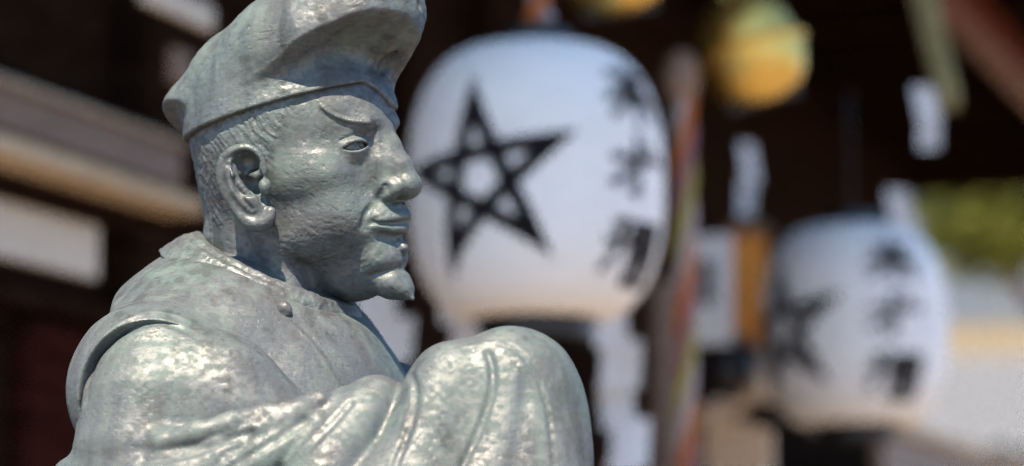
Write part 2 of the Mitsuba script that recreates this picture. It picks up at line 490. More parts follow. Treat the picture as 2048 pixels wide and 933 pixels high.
def cap_disp(V):
    d = (meshkit.fbm(V / 24.0, 3, 11) - 0.5) * 1.2 + (meshkit.fbm(V / 5.0, 3, 12) - 0.5) * 0.7
    st = meshkit.fbm(np.stack([V[:, 0] / 26, V[:, 1] / 12, (V[:, 2] - V[:, 0] * 0.3) / 5], 1), 3, 13)
    return d + (st - 0.5) * 0.7


V, F = cap.mesh((-150, -110, 20), (170, 110, 215), 1.1)
emit('bronze_statue__cap', V, F, MH, 'bronze', True, cap_disp)

# ------------------------------------------------------------------ statue: robe, collar, sleeves
robe = Sculpt()
robe.add(chain([(-40, 150, -196), (-36, 60, -172), (-36, 0, -160)], [64, 78, 82], 20), 0, True)
robe.add(ell((-66, 0, -200), (102, 158, 142)), 30)
robe.add(ell((-30, 0, -300), (118, 168, 190)), 40)
robe.add(ell((40, 0, -225), (52, 95, 90)), 40)
robe.add(ell(B(300, 770, 140), (60, 66, 64)), 20, True)
robe.sub(ell(B(288, 806, 215), (69, 84, 80)), 1.5, True)
collar_c, tl = np.array([-34, 0, -92], np.float32), math.radians(26.8)


def collar_prim(a, b, hh, th, up, flare):
    e1 = np.array([math.cos(tl), 0, -math.sin(tl)], np.float32); e3 = np.array([math.sin(tl), 0, math.cos(tl)], np.float32)

    def fn(p):
        q = p - collar_c - e3 * up
        x, h = q @ e1, q @ e3
        aa, bb = a - flare * h, b - flare * h
        d1 = np.abs((np.sqrt((x / aa) ** 2 + (q[:, 1] / bb) ** 2) - 1) * (a + b) / 2) - th
        return (-smin(-d1, -(np.abs(h) - hh), 3)).astype(np.float32)
    return fn, collar_c, a + 30


def under_collar(p):
    q = p - collar_c
    e1 = np.array([math.cos(tl), 0, -math.sin(tl)], np.float32); e3 = np.array([math.sin(tl), 0, math.cos(tl)], np.float32)
    x, h = q @ e1, q @ e3
    r = (np.sqrt((x / (86 - 0.5 * h)) ** 2 + (q[:, 1] / (76 - 0.8 * h)) ** 2) - 1) * 82 * 0.75
    return (-smin(-r, -(np.abs(h + 27) - 19), 8)).astype(np.float32)


robe.ops.insert(4, ('+', 26, False, under_collar, collar_c, 170.0))
collar = Sculpt()
collar.add(collar_prim(84, 80, 11, 7, 5, 0.65))
collar.add(collar_prim(76, 67, 8, 8, 12, 0.5), 3)
knob = B(566, 622, 72)
collar.add(ell(knob, (8, 6, 8)), 6)

sleeve = Sculpt()
sleeve.add(chain([B(310, 716, 152), B(304, 800, 158), B(298, 900, 162)], [41, 55, 60], 10), 0, True)
sleeve.add(ell(B(425, 775, 138), (50, 46, 46)), 26, True)
sleeve.add(ell(B(470, 850, 120), (70, 55, 42)), 30, True)
sleeve.add(chain([(-30, 160, -330), (60, 150, -325), (150, 100, -315), (225, 40, -300)], [70, 70, 72, 70], 10), 10)
sleeve.add(chain([(-30, -160, -300), (60, -150, -300), (150, -100, -290), (225, -20, -290)], [60, 55, 55, 55], 10), 10)


def fold(px, r, k=3.0):
    P = spline([B(*q) for q in px], 9)
    sleeve.add(chain(P, np.interp(np.linspace(0, 1, 9), np.linspace(0, 1, len(r)), np.array(r) * 0.43), 6), k)


fold([(166, 818, 178), (185, 858, 190), (230, 882, 200), (300, 888, 205), (400, 866, 195), (500, 838, 175), (600, 812, 150)], [9, 17, 20, 21, 22, 20, 16], 8)
fold([(150, 960, 180), (210, 960, 195), (300, 965, 200), (420, 935, 190)], [45, 55, 55, 40], 6)
fold([(330, 990, 200), (440, 905, 185), (540, 855, 165), (640, 806, 140)], [34, 32, 30, 24])
fold([(420, 1010, 190), (520, 920, 168), (620, 860, 142), (690, 812, 120)], [46, 46, 44, 34])
fold([(1080, 1010, 50), (1084, 860, 36), (1060, 762, 34)], [87, 87, 86], 10)
fold([(960, 1010, 80), (1000, 850, 60), (1005, 748, 50)], [86, 86, 84], 20)
fold([(800, 1010, 120), (862, 880, 90), (905, 772, 75)], [92, 90, 82], 18)
fold([(620, 1010, 160), (690, 890, 128), (752, 822, 102)], [70, 70, 66], 5)
for pts, w, dp in [([(995, 688), (1035, 704), (1068, 745), (1090, 800), (1102, 870), (1108, 930)], 1.5, 2.2),
                   ([(930, 694), (980, 686), (1005, 690)], 1.5, -0.9),
                   ([(975, 705), (985, 770), (968, 835), (945, 890), (925, 932)], 2.6, 4.6),
                   ([(822, 752), (832, 800), (818, 860), (790, 932)], 2.6, 4.6),
                   ([(700, 808), (650, 862), (590, 915), (560, 940)], 3.0, 4.5),
                   ([(610, 842), (530, 893), (455, 940)], 3.0, 4.5),
                   ([(500, 866), (420, 893), (350, 915), (290, 922)], 3.2, 5.0),
                   ([(170, 800), (183, 742), (214, 692), (262, 656), (312, 643), (352, 651), (385, 670), (405, 686)], 3.0, np.interp(np.arange(16), [0, 9, 15], [6.0, 5.0, 0.0])),
                   ([(1055, 760), (1045, 830), (1030, 932)], 7.0, 1.6)]:
    sleeve.line(spline(hit(sleeve, MT, pts), 16), w, dp)
robe.line(spline(hit(robe, MT, [(588, 650), (625, 690), (660, 742), (692, 800)]), 14), 1.4, -1.0)
robe.line(spline(hit(robe, MT, [(600, 650), (637, 690), (672, 742), (704, 800)]), 14), 2.0, 0.8)
robe.line(spline(hit(robe, MT, [(158, 800), (172, 735), (205, 678), (255, 640), (310, 625), (355, 633), (405, 664), (440, 700)]), 20), 2.5, -1.8)
robe.line(spline(hit(robe, MT, [(395, 640), (430, 680), (470, 725), (520, 770)]), 14), 4.0, np.interp(np.arange(14), [0, 7, 13], [0, 3.0, 0.5]))


def cloth_disp(V):
    d = (meshkit.fbm(V / 42.0, 2, 21) - 0.5) * 2.2 + (meshkit.fbm(V / 7.0, 3, 22) - 0.5) * 0.4
    pit = meshkit.noise(V / 3.0, 23)
    return d - np.clip(pit - 0.86, 0, 1) * 4.0


V, F = robe.mesh((-190, -230, -480), (140, 230, -60), 1.6)
emit('bronze_statue__robe', V, F, MT, 'bronze', True, cloth_disp)
V, F = collar.mesh((-170, -120, -190), (90, 120, 10), 1.0)
emit('bronze_statue__collar', V, F, MT, 'bronze', True, lambda V: (meshkit.fbm(V / 7.0, 3, 31) - 0.5) * 3.0)
V, F = sleeve.mesh((-130, -240, -420), (320, 260, -90), 1.5)
emit('bronze_statue__sleeve', V, F, MT, 'bronze', True, cloth_disp)

skirt = Sculpt()
skirt.add(chain([(-35, 0, -360), (-20, 0, -700), (0, 0, -1240)], [150, 160, 215], 10, (1.15, 1, 1)))
for k in range(14):
    t = k * 2 * math.pi / 14
    skirt.line([(-30 + 125 * math.cos(t), 160 * math.sin(t), -430), (-15 + 150 * math.cos(t + .05), 185 * math.sin(t), -800), (5 + 200 * math.cos(t), 230 * math.sin(t), -1240)], 22, 14)
skirt.add(chain([(190, 40, -330), (170, 80, -520), (130, 110, -760)], [70, 75, 60], 20), 12, True)      # the hanging ends of the sleeves
skirt.cut(half(lambda p: np.maximum(p[:, 2] + 400, -1255 - p[:, 2])), 4)
V, F = skirt.mesh((-300, -320, -1300), (340, 320, -380), 7.0)
emit('bronze_statue__skirt', V, F, MT, 'bronze', True)


# ------------------------------------------------------------------ background helpers (metres)
def mat(key, **kw): scene[key] = kw; return key
def rgb(*c): return {'type': 'rgb', 'value': list(c)}


L1 = unproj(1072, 372, 4.5)
UX, NX, ZX = np.array([0.373, 0.928, 0]), np.array([0.928, -0.373, 0]), np.array([0, 0, 1.0])
WM = np.stack([UX, NX, ZX])                                   # along the hall's front, outwards from it, up
W0 = np.array([L1[0], L1[1], 0])


def hall(px, py, off):
    """(along, off, height) of the point seen at a pixel in the upright plane that lies off metres in front of the lantern row"""
    d = unproj(px, py, 1.0) - CAM
    o, dd = (CAM - W0) @ WM.T, d @ WM.T
    return o + (off - o[1]) / dd[1] * dd


def hall_at(px, py, depth): return (unproj(px, py, depth) - W0) @ WM.T
def to_world(v): return np.asarray(v) @ WM + W0


def bevel_box(lo, hi, r=0.006):
    lo, hi = np.minimum(lo, hi), np.maximum(lo, hi)
    c = [lo + r, hi - r]
    pts = []
    for i in np.ndindex(2, 2, 2):
        q = np.array([c[i[k]][k] for k in range(3)])
        for k in range(3):
            e = q.copy(); e[k] += r if i[k] else -r
            pts.append(e)
    h = m3.Manifold.hull_points(np.array(pts))
    m = h.to_mesh()
    return trimesh.Trimesh(m.vert_properties[:, :3], m.tri_verts, process=False)


def put(key, mesh, bsdf, smooth=False, frame=True):
    mesh = mesh.copy()
    if frame:
        mesh.vertices = to_world(mesh.vertices)
        if np.linalg.det(WM) < 0:
            mesh.faces = mesh.faces[:, ::-1]
    while key in scene:
        base, num = (key[:-4], int(key[-3:])) if key[-4] == '_' and key[-3:].isdigit() else (key, 0)
        key = f'{base}_{num + 1:03d}'
    scene[key] = mikit.ply(mesh, bsdf, smooth)
    return key


def lathe(prof, n=64):
    """prof: (radius, height) from the bottom up"""
    prof = np.asarray(prof, float)
    t = np.arange(n) * 2 * math.pi / n
    V = np.stack([prof[:, :1] * np.cos(t), prof[:, :1] * np.sin(t), np.repeat(prof[:, 1:], n, 1)], -1).reshape(-1, 3)
    i, j = np.meshgrid(np.arange(len(prof) - 1), np.arange(n), indexing='ij')
    a, b = i * n + j, i * n + (j + 1) % n
    F = np.vstack([np.stack([a, b, b + n], -1).reshape(-1, 3), np.stack([a, b + n, a + n], -1).reshape(-1, 3)])
    return trimesh.Trimesh(V, F, process=False)


def name(key, label, category, group=None):
    labels[key] = {'label': label, 'category': category}
    if group:
        labels[key]['group'] = group


def wood(dark, light, sc=1.0):
    def fn(p, n, uv):
        g = mikit.fbm(p.x * 30 * sc, p.y * 30 * sc, p.z * 30 * sc, 3)
        k = mikit.fbm(p.x * 3, p.y * 3, p.z * 90 * sc, 3)
        return mikit.mix(dark, light, mikit.smoothstep(0.3, 0.75, g * 0.4 + k * 0.6))
    return fn


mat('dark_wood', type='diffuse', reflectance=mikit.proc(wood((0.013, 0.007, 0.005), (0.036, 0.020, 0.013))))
mat('brown_wood', type='roughplastic', alpha=0.3, diffuse_reflectance=mikit.proc(wood((0.20, 0.115, 0.07), (0.34, 0.21, 0.14))))
mat('red_wood', type='roughplastic', alpha=0.3, diffuse_reflectance=mikit.proc(wood((0.14, 0.025, 0.012), (0.24, 0.05, 0.02))))
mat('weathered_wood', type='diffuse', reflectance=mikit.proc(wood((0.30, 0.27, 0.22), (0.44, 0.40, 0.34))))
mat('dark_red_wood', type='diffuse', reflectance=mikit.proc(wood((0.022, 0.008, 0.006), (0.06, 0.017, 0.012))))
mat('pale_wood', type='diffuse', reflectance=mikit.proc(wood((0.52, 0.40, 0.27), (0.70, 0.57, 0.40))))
mat('plaster', type='diffuse', reflectance=mikit.proc(lambda p, n, uv: mi.Color3f(0.80, 0.75, 0.66) * (0.85 + 0.25 * mikit.fbm(p.x * 6, p.y * 6, p.z * 6))))
mat('paper', type='twosided', bsdf={'type': 'diffuse', 'reflectance': rgb(0.82, 0.82, 0.83)})
mat('ink', type='twosided', bsdf={'type': 'diffuse', 'reflectance': rgb(0.016, 0.014, 0.016)})
mat('lantern_paper', type='twosided', bsdf={'type': 'principled', 'base_color': mikit.proc(lambda p, n, uv: mi.Color3f(0.89, 0.89, 0.88) * (0.95 + 0.1 * mikit.fbm(p.x * 14, p.y * 14, p.z * 40))), 'roughness': 0.42, 'specular': 0.5})
mat('black_lacquer', type='roughplastic', alpha=0.2, diffuse_reflectance=rgb(0.012, 0.012, 0.014))
mat('gold', type='principled', base_color=mikit.proc(lambda p, n, uv: mikit.mix((1.0, 0.74, 0.22), (0.92, 0.56, 0.12), mikit.fbm(p.x * 22, p.y * 22, p.z * 22))), metallic=1.0, roughness=0.42)
mat('straw', type='diffuse', reflectance=mikit.proc(wood((0.36, 0.30, 0.14), (0.55, 0.47, 0.25))))
for nm, c in (('cord_red', (0.46, 0.15, 0.05)), ('cord_white', (0.42, 0.37, 0.38)), ('cord_green', (0.36, 0.32, 0.10)), ('cord_violet', (0.28, 0.15, 0.18)),
              ('orange_glow_tone', (0.72, 0.28, 0.06)), ('beige_cloth', (0.78, 0.66, 0.52)), ('grey_tile', (0.171, 0.184, 0.207)), ('cream_wall', (0.255, 0.212, 0.145)), ('pale_wall', (0.126, 0.153, 0.189))):
    mat(nm, type='twosided', bsdf={'type': 'diffuse', 'reflectance': rgb(*c)})

# ------------------------------------------------------------------ ground and pedestal
mat('paving', type='diffuse', reflectance=mikit.proc(lambda p, n, uv: mikit.mix((0.17, 0.135, 0.105), (0.25, 0.20, 0.16), mikit.fbm(p.x * 5, p.y * 5, 0, 4))))
scene['ground'] = mikit.ply(trimesh.creation.box((160, 160, 0.1)).apply_translation((0, 40, -0.05)), 'paving')
labels['ground'] = {'kind': 'structure'}
mat('granite', type='diffuse', reflectance=mikit.proc(lambda p, n, uv: mi.Color3f(0.34, 0.33, 0.32) * (0.7 + 0.6 * mikit.noise(p.x * 300, p.y * 300, p.z * 300))))
pc = np.array([ORG[0], ORG[1], 0])
ptop = ORG[2] - 1.255
for i, (w, z0, z1) in enumerate(((0.46, 0.0, 0.16), (0.37, 0.16, ptop - 0.07), (0.41, ptop - 0.07, ptop))):
    b = bevel_box(np.array([-w, -w, z0]), np.array([w, w, z1]), 0.012); b.apply_translation(pc)
    put('stone_pedestal__' + ('plinth', 'block', 'cap_stone')[i], b, 'granite', frame=False)
name('stone_pedestal', 'grey granite pedestal under the bronze statue', 'pedestal')

# ------------------------------------------------------------------ shrine hall
HW = -1.05                                                      # the front wall


def hall_box(part, p0, p1, thick, bsdf, r=0.006, off=HW):
    """a board on the wall plane between two pixels (opposite corners), standing proud by thick"""
    a, b = hall(*p0, off), hall(*p1, off)
    lo, hi = np.minimum(a, b), np.maximum(a, b)
    lo[1], hi[1] = off, off + thick
    return put('shrine_hall__' + part, bevel_box(lo, hi, r), bsdf)


A0, A1, RZ, RO = -1.5, 7.4, 3.72, 0.55      # from end to end, height of the ceiling, overhang
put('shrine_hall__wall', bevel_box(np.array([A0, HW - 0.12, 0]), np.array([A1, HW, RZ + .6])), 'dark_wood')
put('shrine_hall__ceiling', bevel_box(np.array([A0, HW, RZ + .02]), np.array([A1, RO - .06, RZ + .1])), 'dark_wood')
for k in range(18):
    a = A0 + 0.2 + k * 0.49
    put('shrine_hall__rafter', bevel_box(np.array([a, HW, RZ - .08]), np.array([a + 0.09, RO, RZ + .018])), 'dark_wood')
put('shrine_hall__eaves_board', bevel_box(np.array([A0, RO + .002, RZ - .14]), np.array([A1 + 0.2, RO + .04, RZ + .12])), 'red_wood')
roof = [(HW - 0.3, RZ + .95), (RO + .04, RZ + .13), (RO + .04, RZ + .22), (HW - 0.3, RZ + 1.06)]
rp = trimesh.creation.extrude_polygon(Polygon(roof), A1 - A0 + 0.4, engine='earcut')
rp.vertices = np.stack([rp.vertices[:, 2] + A0 - 0.1, rp.vertices[:, 0], rp.vertices[:, 1]], 1)
put('shrine_hall__roof', rp, 'dark_wood')
put('shrine_hall__end_beam', bevel_box(np.array([A1 + .002, HW - .1, RZ - 0.17]), np.array([A1 + .16, RO - .01, RZ + .11])), 'dark_wood')
put('shrine_hall__purlin', bevel_box(np.array([A0, -0.13, RZ - 0.24]), np.array([A1, -0.03, RZ - .084])), 'red_wood')
# the long rails and the white plaster field on the left
z = lambda px, py, off=HW: hall(px, py, off)[2]


def rail(part, y0, y1, thick, bsdf, a0=A0, a1=0.4, r=0.006):
    za, zb = z(0, y0, HW + thick), z(0, y1, HW + thick)
    put('shrine_hall__' + part, bevel_box(np.array([a0, HW + 0.002, zb]), np.array([a1, HW + thick, za]), r), bsdf)


rail('upper_moulding', 142, 160, 0.14, 'weathered_wood')  # thin lit edge: its light is put into a paler wood colour
rail('rail', 168, 258, 0.12, 'brown_wood')
rail('lower_moulding', 262, 305, 0.17, 'pale_wood')  # no sun reaches here; the sunlit strip is painted in as pale wood
rail('lintel', 308, 380, 0.08, 'dark_wood')
hall_box('plaster_field', (-260, 316), (172, 562), 0.03, 'plaster', 0.004)
rail('sill', 560, 600, 0.07, 'dark_wood')
for px in (-320, 330, 640, 850, 1010):
    a = hall(px, 500, HW + 0.08)[0]
    put('shrine_hall__post', bevel_box(np.array([a - 0.09, HW + 0.003, 0]), np.array([a + 0.09, HW + 0.085, RZ - .1])), 'dark_wood')
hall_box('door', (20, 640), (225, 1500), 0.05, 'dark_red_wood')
for px, py in ((355, 10), (360, 135)):
    c = hall_at(px, py, 4.9)
    put('votive_plaque', bevel_box(c - np.array([0.13 if py < 50 else .035, 0.01, 0.024 if py < 50 else .034]), c + np.array([0.13 if py < 50 else .035, 0.01, 0.024 if py < 50 else .034]), 0.003), 'plaster' if py < 50 else 'brown_wood')
name('votive_plaque', 'blurred white plaque at the top left edge of the dark eaves', 'plaque')
name('votive_plaque_001', 'faint narrow greyish plaque just behind the back of the statue cap', 'plaque')
name('shrine_hall', 'dark brown wooden shrine hall with deep eaves, rails with sunlight put into their pale colour and a plaster field', 'shrine')

# ------------------------------------------------------------------ paper lanterns
def stroke(pts, w): return LineString(pts).buffer(w / 2, cap_style='flat', join_style='mitre')
def brush(pts, w): return LineString(pts).buffer(w / 2)


def star_shape(r, w):
    P = [(r * math.sin(2 * math.pi * k / 5 - 0.13), r * math.cos(2 * math.pi * k / 5 - 0.13)) for k in range(5)]
    return unary_union([stroke([P[k], P[(k + 2) % 5], P[(k + 4) % 5]], w) for k in range(5)] + [stroke([P[4], P[1]], w)])


GLYPHS = [
    [[(.5, .98), (.46, .62)], [(.1, .80), (.92, .84)], [(.46, .8), (.3, .55), (.02, .38)], [(.52, .8), (.7, .56), (1.0, .40)], [(.22, .52), (.8, .54)], [(.3, .36), (.74, .38)], [(.5, .52), (.5, 0.02)], [(.28, .3), (.1, .1)], [(.72, .3), (.9, .1)]],
    [[(.06, .62), (.96, .66)], [(.44, .98), (.44, .08), (.32, .12)], [(.44, .6), (.26, .36), (.04, .2)], [(.62, .9), (.7, .76)]],
    [[(.12, .9), (.3, .96)], [(.24, .94), (.18, .5), (.0, .2)], [(.02, .64), (.34, .68)], [(.42, .92), (.96, .94), (.95, .04)], [(.42, .92), (.42, .04), (.95, .06)], [(.52, .76), (.86, .78)], [(.68, .88), (.68, .6)], [(.5, .6), (.88, .62)], [(.55, .5), (.82, .5), (.82, .36), (.55, .36), (.55, .5)], [(.68, .36), (.55, .16)], [(.66, .3), (.86, .14)]],
]


def lantern_profile(v):
    """radius in metres at v from -1 (bottom) to 1"""
    v = np.asarray(v, float)
    return 0.108 + (0.224 - 0.108) * (1 - np.abs(v) ** 2.6) ** (1 / 1.85)


LH = 0.240


def lantern(key, centre, star_turn, text_turn):
    """the angles round the axis (0 towards the camera, to the right positive) of star and writing"""
    c = np.asarray(centre)
    to_cam = math.atan2(CAM[1] - c[1], CAM[0] - c[0])

    def world(m):
        m = m.copy()
        m.apply_translation(c)
        return m

    v = np.linspace(-1, 1, 361)
    rib = 0.0020 * np.abs(np.sin(np.linspace(0, 44 * math.pi, 361)))
    prof = np.stack([lantern_profile(v) + rib, v * LH], 1)
    put(key + '__shade', world(lathe(prof, 96)), 'lantern_paper', True, False)
    top = [(0.0, LH - .004), (0.108, LH - .004), (0.108, LH + .003), (0.066, LH + .006), (0.062, LH + .036), (0.054, LH + .04), (0.0, LH + .04)]
    put(key + '__top_ring', world(lathe(top, 64)), 'black_lacquer', 30, False)
    bot = [(0.0, -LH - .034), (0.092, -LH - .034), (0.098, -LH - .03), (0.1, -LH - .004), (0.112, -LH - .002), (0.112, -LH + .004), (0.0, -LH + .004)]
    put(key + '__bottom_ring', world(lathe(bot, 64)), 'black_lacquer', 30, False)
    hook = trimesh.creation.cylinder(0.003, 0.3, sections=10); hook.apply_translation((0, 0, LH + .19))
    put(key + '__hanging_rod', world(hook), 'black_lacquer', True, False)

    def wrap(shape, turn, z0):
        parts = [g for g in getattr(shape, 'geoms', [shape]) if g.area > 1e-7]
        vs, fs, n = [], [], 0
        for g in parts:
            a, f = trimesh.creation.triangulate_polygon(g, engine='earcut')
            a, f = trimesh.remesh.subdivide_to_size(np.c_[a, np.zeros(len(a))], f, 0.012)
            vs.append(a); fs.append(f + n); n += len(a)
        a, f = np.vstack(vs), np.vstack(fs)
        zz = a[:, 1] + z0
        r = lantern_profile(np.clip(zz / LH, -0.995, 0.995)) + 0.0022
        th = to_cam + math.radians(turn) + a[:, 0] / 0.222
        return trimesh.Trimesh(np.stack([r * np.cos(th), r * np.sin(th), zz], 1), f, process=False)

    put(key + '__star', world(wrap(star_shape(0.140, 0.029), star_turn, -0.022)), 'ink', False, False)
    for k, g in enumerate(GLYPHS):
        sh = unary_union([brush([((x - .5) * .150, (y - .5) * .108) for x, y in st], 0.016) for st in g])
        put(key + '__character', world(wrap(sh, text_turn, (0.136, 0.006, -0.138)[k])), 'ink', False, False)


lantern('paper_lantern', L1, -25, 53)
L2 = unproj(1708, 655, 6.2)
lantern('paper_lantern_001', L2, -49, 27)
name('paper_lantern', 'large white paper lantern with a black star outline, right beside the statue face', 'lantern', 'paper lanterns under the eaves')
name('paper_lantern_001', 'smaller blurred white paper lantern with black characters, lower right of the photo', 'lantern', 'paper lanterns under the eaves')


# ------------------------------------------------------------------ bells and ropes
def bell(key, centre, tilt, size):
    up = lathe([(0.098, 0.006), (0.096, 0.03), (0.088, 0.062), (0.07, 0.092), (0.045, 0.108), (0.0, 0.114)], 48)
    lo = lathe([(0.0, -0.108), (0.04, -0.105), (0.072, -0.092), (0.094, -0.064), (0.104, -0.03), (0.105, -0.006)], 48)
    fl = lathe([(0.0, -0.006), (0.112, -0.007), (0.116, 0.0), (0.112, 0.007), (0.0, 0.006)], 48)
    loop = trimesh.creation.torus(0.02, 0.006, major_sections=24, minor_sections=10); loop.apply_transform(trimesh.transformations.rotation_matrix(math.pi / 2, [1, 0, 0])); loop.apply_translation((0, 0, 0.13))
    slit = bevel_box(np.array([-0.075, -0.004, -0.112]), np.array([0.075, 0.004, -0.09]), 0.002)
    for nm_, m, b in (('upper_shell', up, 'gold'), ('lower_shell', lo, 'gold'), ('flange', fl, 'gold'), ('loop', loop, 'gold'), ('slit', slit, 'black_lacquer')):
        m.apply_scale(size)
        m.apply_transform(trimesh.transformations.rotation_matrix(math.radians(tilt), [0, 1, 0]))
        m.apply_translation(centre)
        put(key + '__' + nm_, m, b, 40, False)


bell('shrine_bell', unproj(1500, 102, 5.0), -16, 0.98)
bell('shrine_bell_001', unproj(1225, -78, 4.7), -8, 0.93)
name('shrine_bell', 'whole round golden bell hanging tilted above the striped rope', 'bell', 'golden bells under the eaves')
name('shrine_bell_001', 'golden bell cut off by the top edge above the large lantern', 'bell', 'golden bells under the eaves')


def cord(key, p0, p1, r, cols, pitch):
    p0, p1 = np.asarray(p0), np.asarray(p1)
    ax = p1 - p0; ln = np.linalg.norm(ax); ax = ax / ln
    e1 = np.cross(ax, [0, 1, 0]); e1 /= np.linalg.norm(e1); e2 = np.cross(ax, e1)
    n = max(24, int(ln / pitch * 18))
    t = np.linspace(0, 1, n)
    for k, col in enumerate(cols):
        ph = 2 * math.pi * (t * ln / pitch + k / len(cols))
        cen = p0 + np.outer(t * ln, ax) + r * 0.52 * (np.cos(ph)[:, None] * e1 + np.sin(ph)[:, None] * e2)
        q = np.arange(10) * 2 * math.pi / 10
        V = (cen[:, None] + r * 0.56 * (np.cos(q)[None, :, None] * e1 + np.sin(q)[None, :, None] * e2)).reshape(-1, 3)
        i, j = np.meshgrid(np.arange(n - 1), np.arange(10), indexing='ij')
        a, b = i * 10 + j, i * 10 + (j + 1) % 10
        put(key + '__strand', trimesh.Trimesh(V, np.vstack([np.stack([a, b, b + 10], -1).reshape(-1, 3), np.stack([a, b + 10, a + 10], -1).reshape(-1, 3)]), process=False), col, True, False)


cord('bell_rope', unproj(1368, 190, 4.9), unproj(1376, 2100, 4.9) * np.array([1, 1, 0]) + np.array([0, 0, 0.5]), 0.0215, ['cord_red', 'cord_white', 'cord_green', 'cord_violet'], 0.30)
knob_c = unproj(1362, 150, 4.9)
knob_m = lathe([(0, -.05), (.022, -.05), (.034, -.03), (.036, .0), (.03, .03), (.016, .045), (0, .047)], 32); knob_m.apply_translation(knob_c)
put('bell_rope__wooden_head', knob_m, 'brown_wood', 40, False)
name('bell_rope', 'thick twisted red, white and green bell rope hanging between the two lanterns', 'rope')
cord('hanging_cord', unproj(1078, 42, 4.5) , unproj(1078, -160, 4.5), 0.026, ['cord_red', 'cord_white'], 0.12)
name('hanging_cord', 'pinkish twisted cord above the top ring of the large lantern', 'cord')


# ------------------------------------------------------------------ zigzag paper streamers and straw
def streamer(key, px0, py0, depth, steps, w, h, lean, turn, label):
    """a folded zigzag of paper: each leaf hangs from the outer part of the one above"""
    o = unproj(px0, py0, depth)
    k = depth * PX
    t = math.radians(turn)
    ex = np.array([math.cos(t), math.sin(t), 0]); ey = np.array([-math.sin(t), math.cos(t), 0])
    for q in range(steps):
        x0, z0 = (q * lean + (0.22 * w if q % 2 else 0)) * k, -q * h * 0.80 * k
        ww = w * (0.8 + 0.25 * ((q * 7 + int(px0)) % 5) / 4)
        prof = [(x0 + (a * ww + 8 * b * (-1) ** q) * k, z0 - b * h * k, 0.012 * math.sin(a * 2.2 + q) + 0.006 * q * (-1) ** q - 0.014 * b) for b in np.linspace(0, 1, 5) for a in np.linspace(0, 1, 5)]
        V = np.array([o + ex * x + ey * y + ZX * zz for x, zz, y in prof])
        F = [(i * 5 + j, i * 5 + j + 1, i * 5 + j + 6, i * 5 + j + 5) for i in range(4) for j in range(4)]
        F = np.array(F)
        m = trimesh.Trimesh(V, np.vstack([F[:, [0, 1, 2]], F[:, [0, 2, 3]]]), process=False)
        put(key + '__leaf' if False else key_of(key) + '__leaf', m, 'paper', True, False)
    name(CUR[0], label, 'streamer', 'white paper streamers')


CUR = ['']


def key_of(k): return CUR[0]


def new_key(base):
    i = 0
    k = base
    while any(s == k or s.startswith(k + '__') for s in scene):
        i += 1; k = f'{base}_{i:03d}'
    CUR[0] = k
    return k


for args in [(706, 560, 4.75, 4, 96, 92, 8, 6, 'white paper streamer hanging between the goatee and the big lantern'),
             (876, 560, 4.75, 3, 84, 92, 14, -8, 'white paper streamer behind the lower left curve of the big lantern'),
             (1182, 600, 4.85, 6, 74, 100, 8, 5, 'long white paper streamer below the right side of the big lantern'),
             (1478, 285, 6.6, 2, 36, 84, -6, 20, 'greyish white paper streamer in the dark between bell and small lantern'),
             (1824, 172, 6.0, 2, 46, 72, 6, 10, 'short white paper streamer beside the straw tassel at upper right'),
             (1772, 380, 7.2, 2, 48, 70, 8, 0, 'pale paper streamer just above the small lantern at right')]:
    streamer(new_key('paper_streamer'), *args)


def tassel(key, p0, p1, r0, r1, n, seed):
    rng = random.Random(seed)
    ms = []
    p0, p1 = np.asarray(p0), np.asarray(p1)
    for k in range(n):
        a = rng.random() * 2 * math.pi; d = math.sqrt(rng.random())
        off0 = np.array([math.cos(a), math.sin(a), 0]) * d * r0; off1 = np.array([math.cos(a), math.sin(a), 0]) * d * r1 + np.array([0, 0, rng.uniform(0, .05)])
        seg = np.array([p0 + off0, p1 + off1])
        ms.append(trimesh.creation.cylinder(0.0022, segment=seg, sections=5))
    scene[key] = mikit.ply(trimesh.util.concatenate(ms), 'straw', False)


tassel('straw_tassel', unproj(1838, -40, 5.9), unproj(1898, 222, 5.7), 0.03, 0.024, 150, 5)
name('straw_tassel', 'khaki straw tassel hanging aslant at the upper right under the eaves', 'tassel')

# ------------------------------------------------------------------ things in the dark between the lanterns
def slab(key, px0, py0, px1, py1, depth, thick, bsdf, turn=0.0, r=0.004):
    c = unproj((px0 + px1) / 2, (py0 + py1) / 2, depth); k = depth * PX
    b = bevel_box(np.array([-(px1 - px0) / 2 * k, -thick / 2, -(py1 - py0) / 2 * k]), np.array([(px1 - px0) / 2 * k, thick / 2, (py1 - py0) / 2 * k]), r)
    b.apply_transform(trimesh.transformations.rotation_matrix(math.radians(turn), [0, 0, 1])); b.apply_translation(c)
    return put(key, b, bsdf, frame=False)


k = slab('wooden_pillar', 1284, 560, 1346, 1900, 7.4, 0.2, 'brown_wood', 22)
name('wooden_pillar', 'brown wooden pillar behind the striped bell rope', 'pillar')
slab('orange_panel__board', 1452, 468, 1532, 690, 6.7, 0.03, 'orange_glow_tone', 8)  # orange glow of a sunlit thing, put into the board as plain colour
slab('orange_panel__rail', 1446, 452, 1538, 468, 6.7, 0.05, 'brown_wood', 8)
name('orange_panel', 'blurred panel left of the small lantern, its orange glow put into the colour', 'panel')
slab('paper_notice__sheet', 1388, 470, 1466, 690, 6.3, 0.006, 'paper', -14, 0.001)
slab('paper_notice__print', 1402, 520, 1426, 610, 6.29, 0.004, 'ink', -14, 0.001)
name('paper_notice', 'blurred white notice with a dark mark just right of the bell rope', 'notice')
drum = trimesh.creation.icosphere(4); drum.apply_scale((0.062, 0.055, 0.078)); drum.apply_translation(unproj(1462, 740, 6.4))
put('black_ornament__body', drum, 'black_lacquer', True, False)
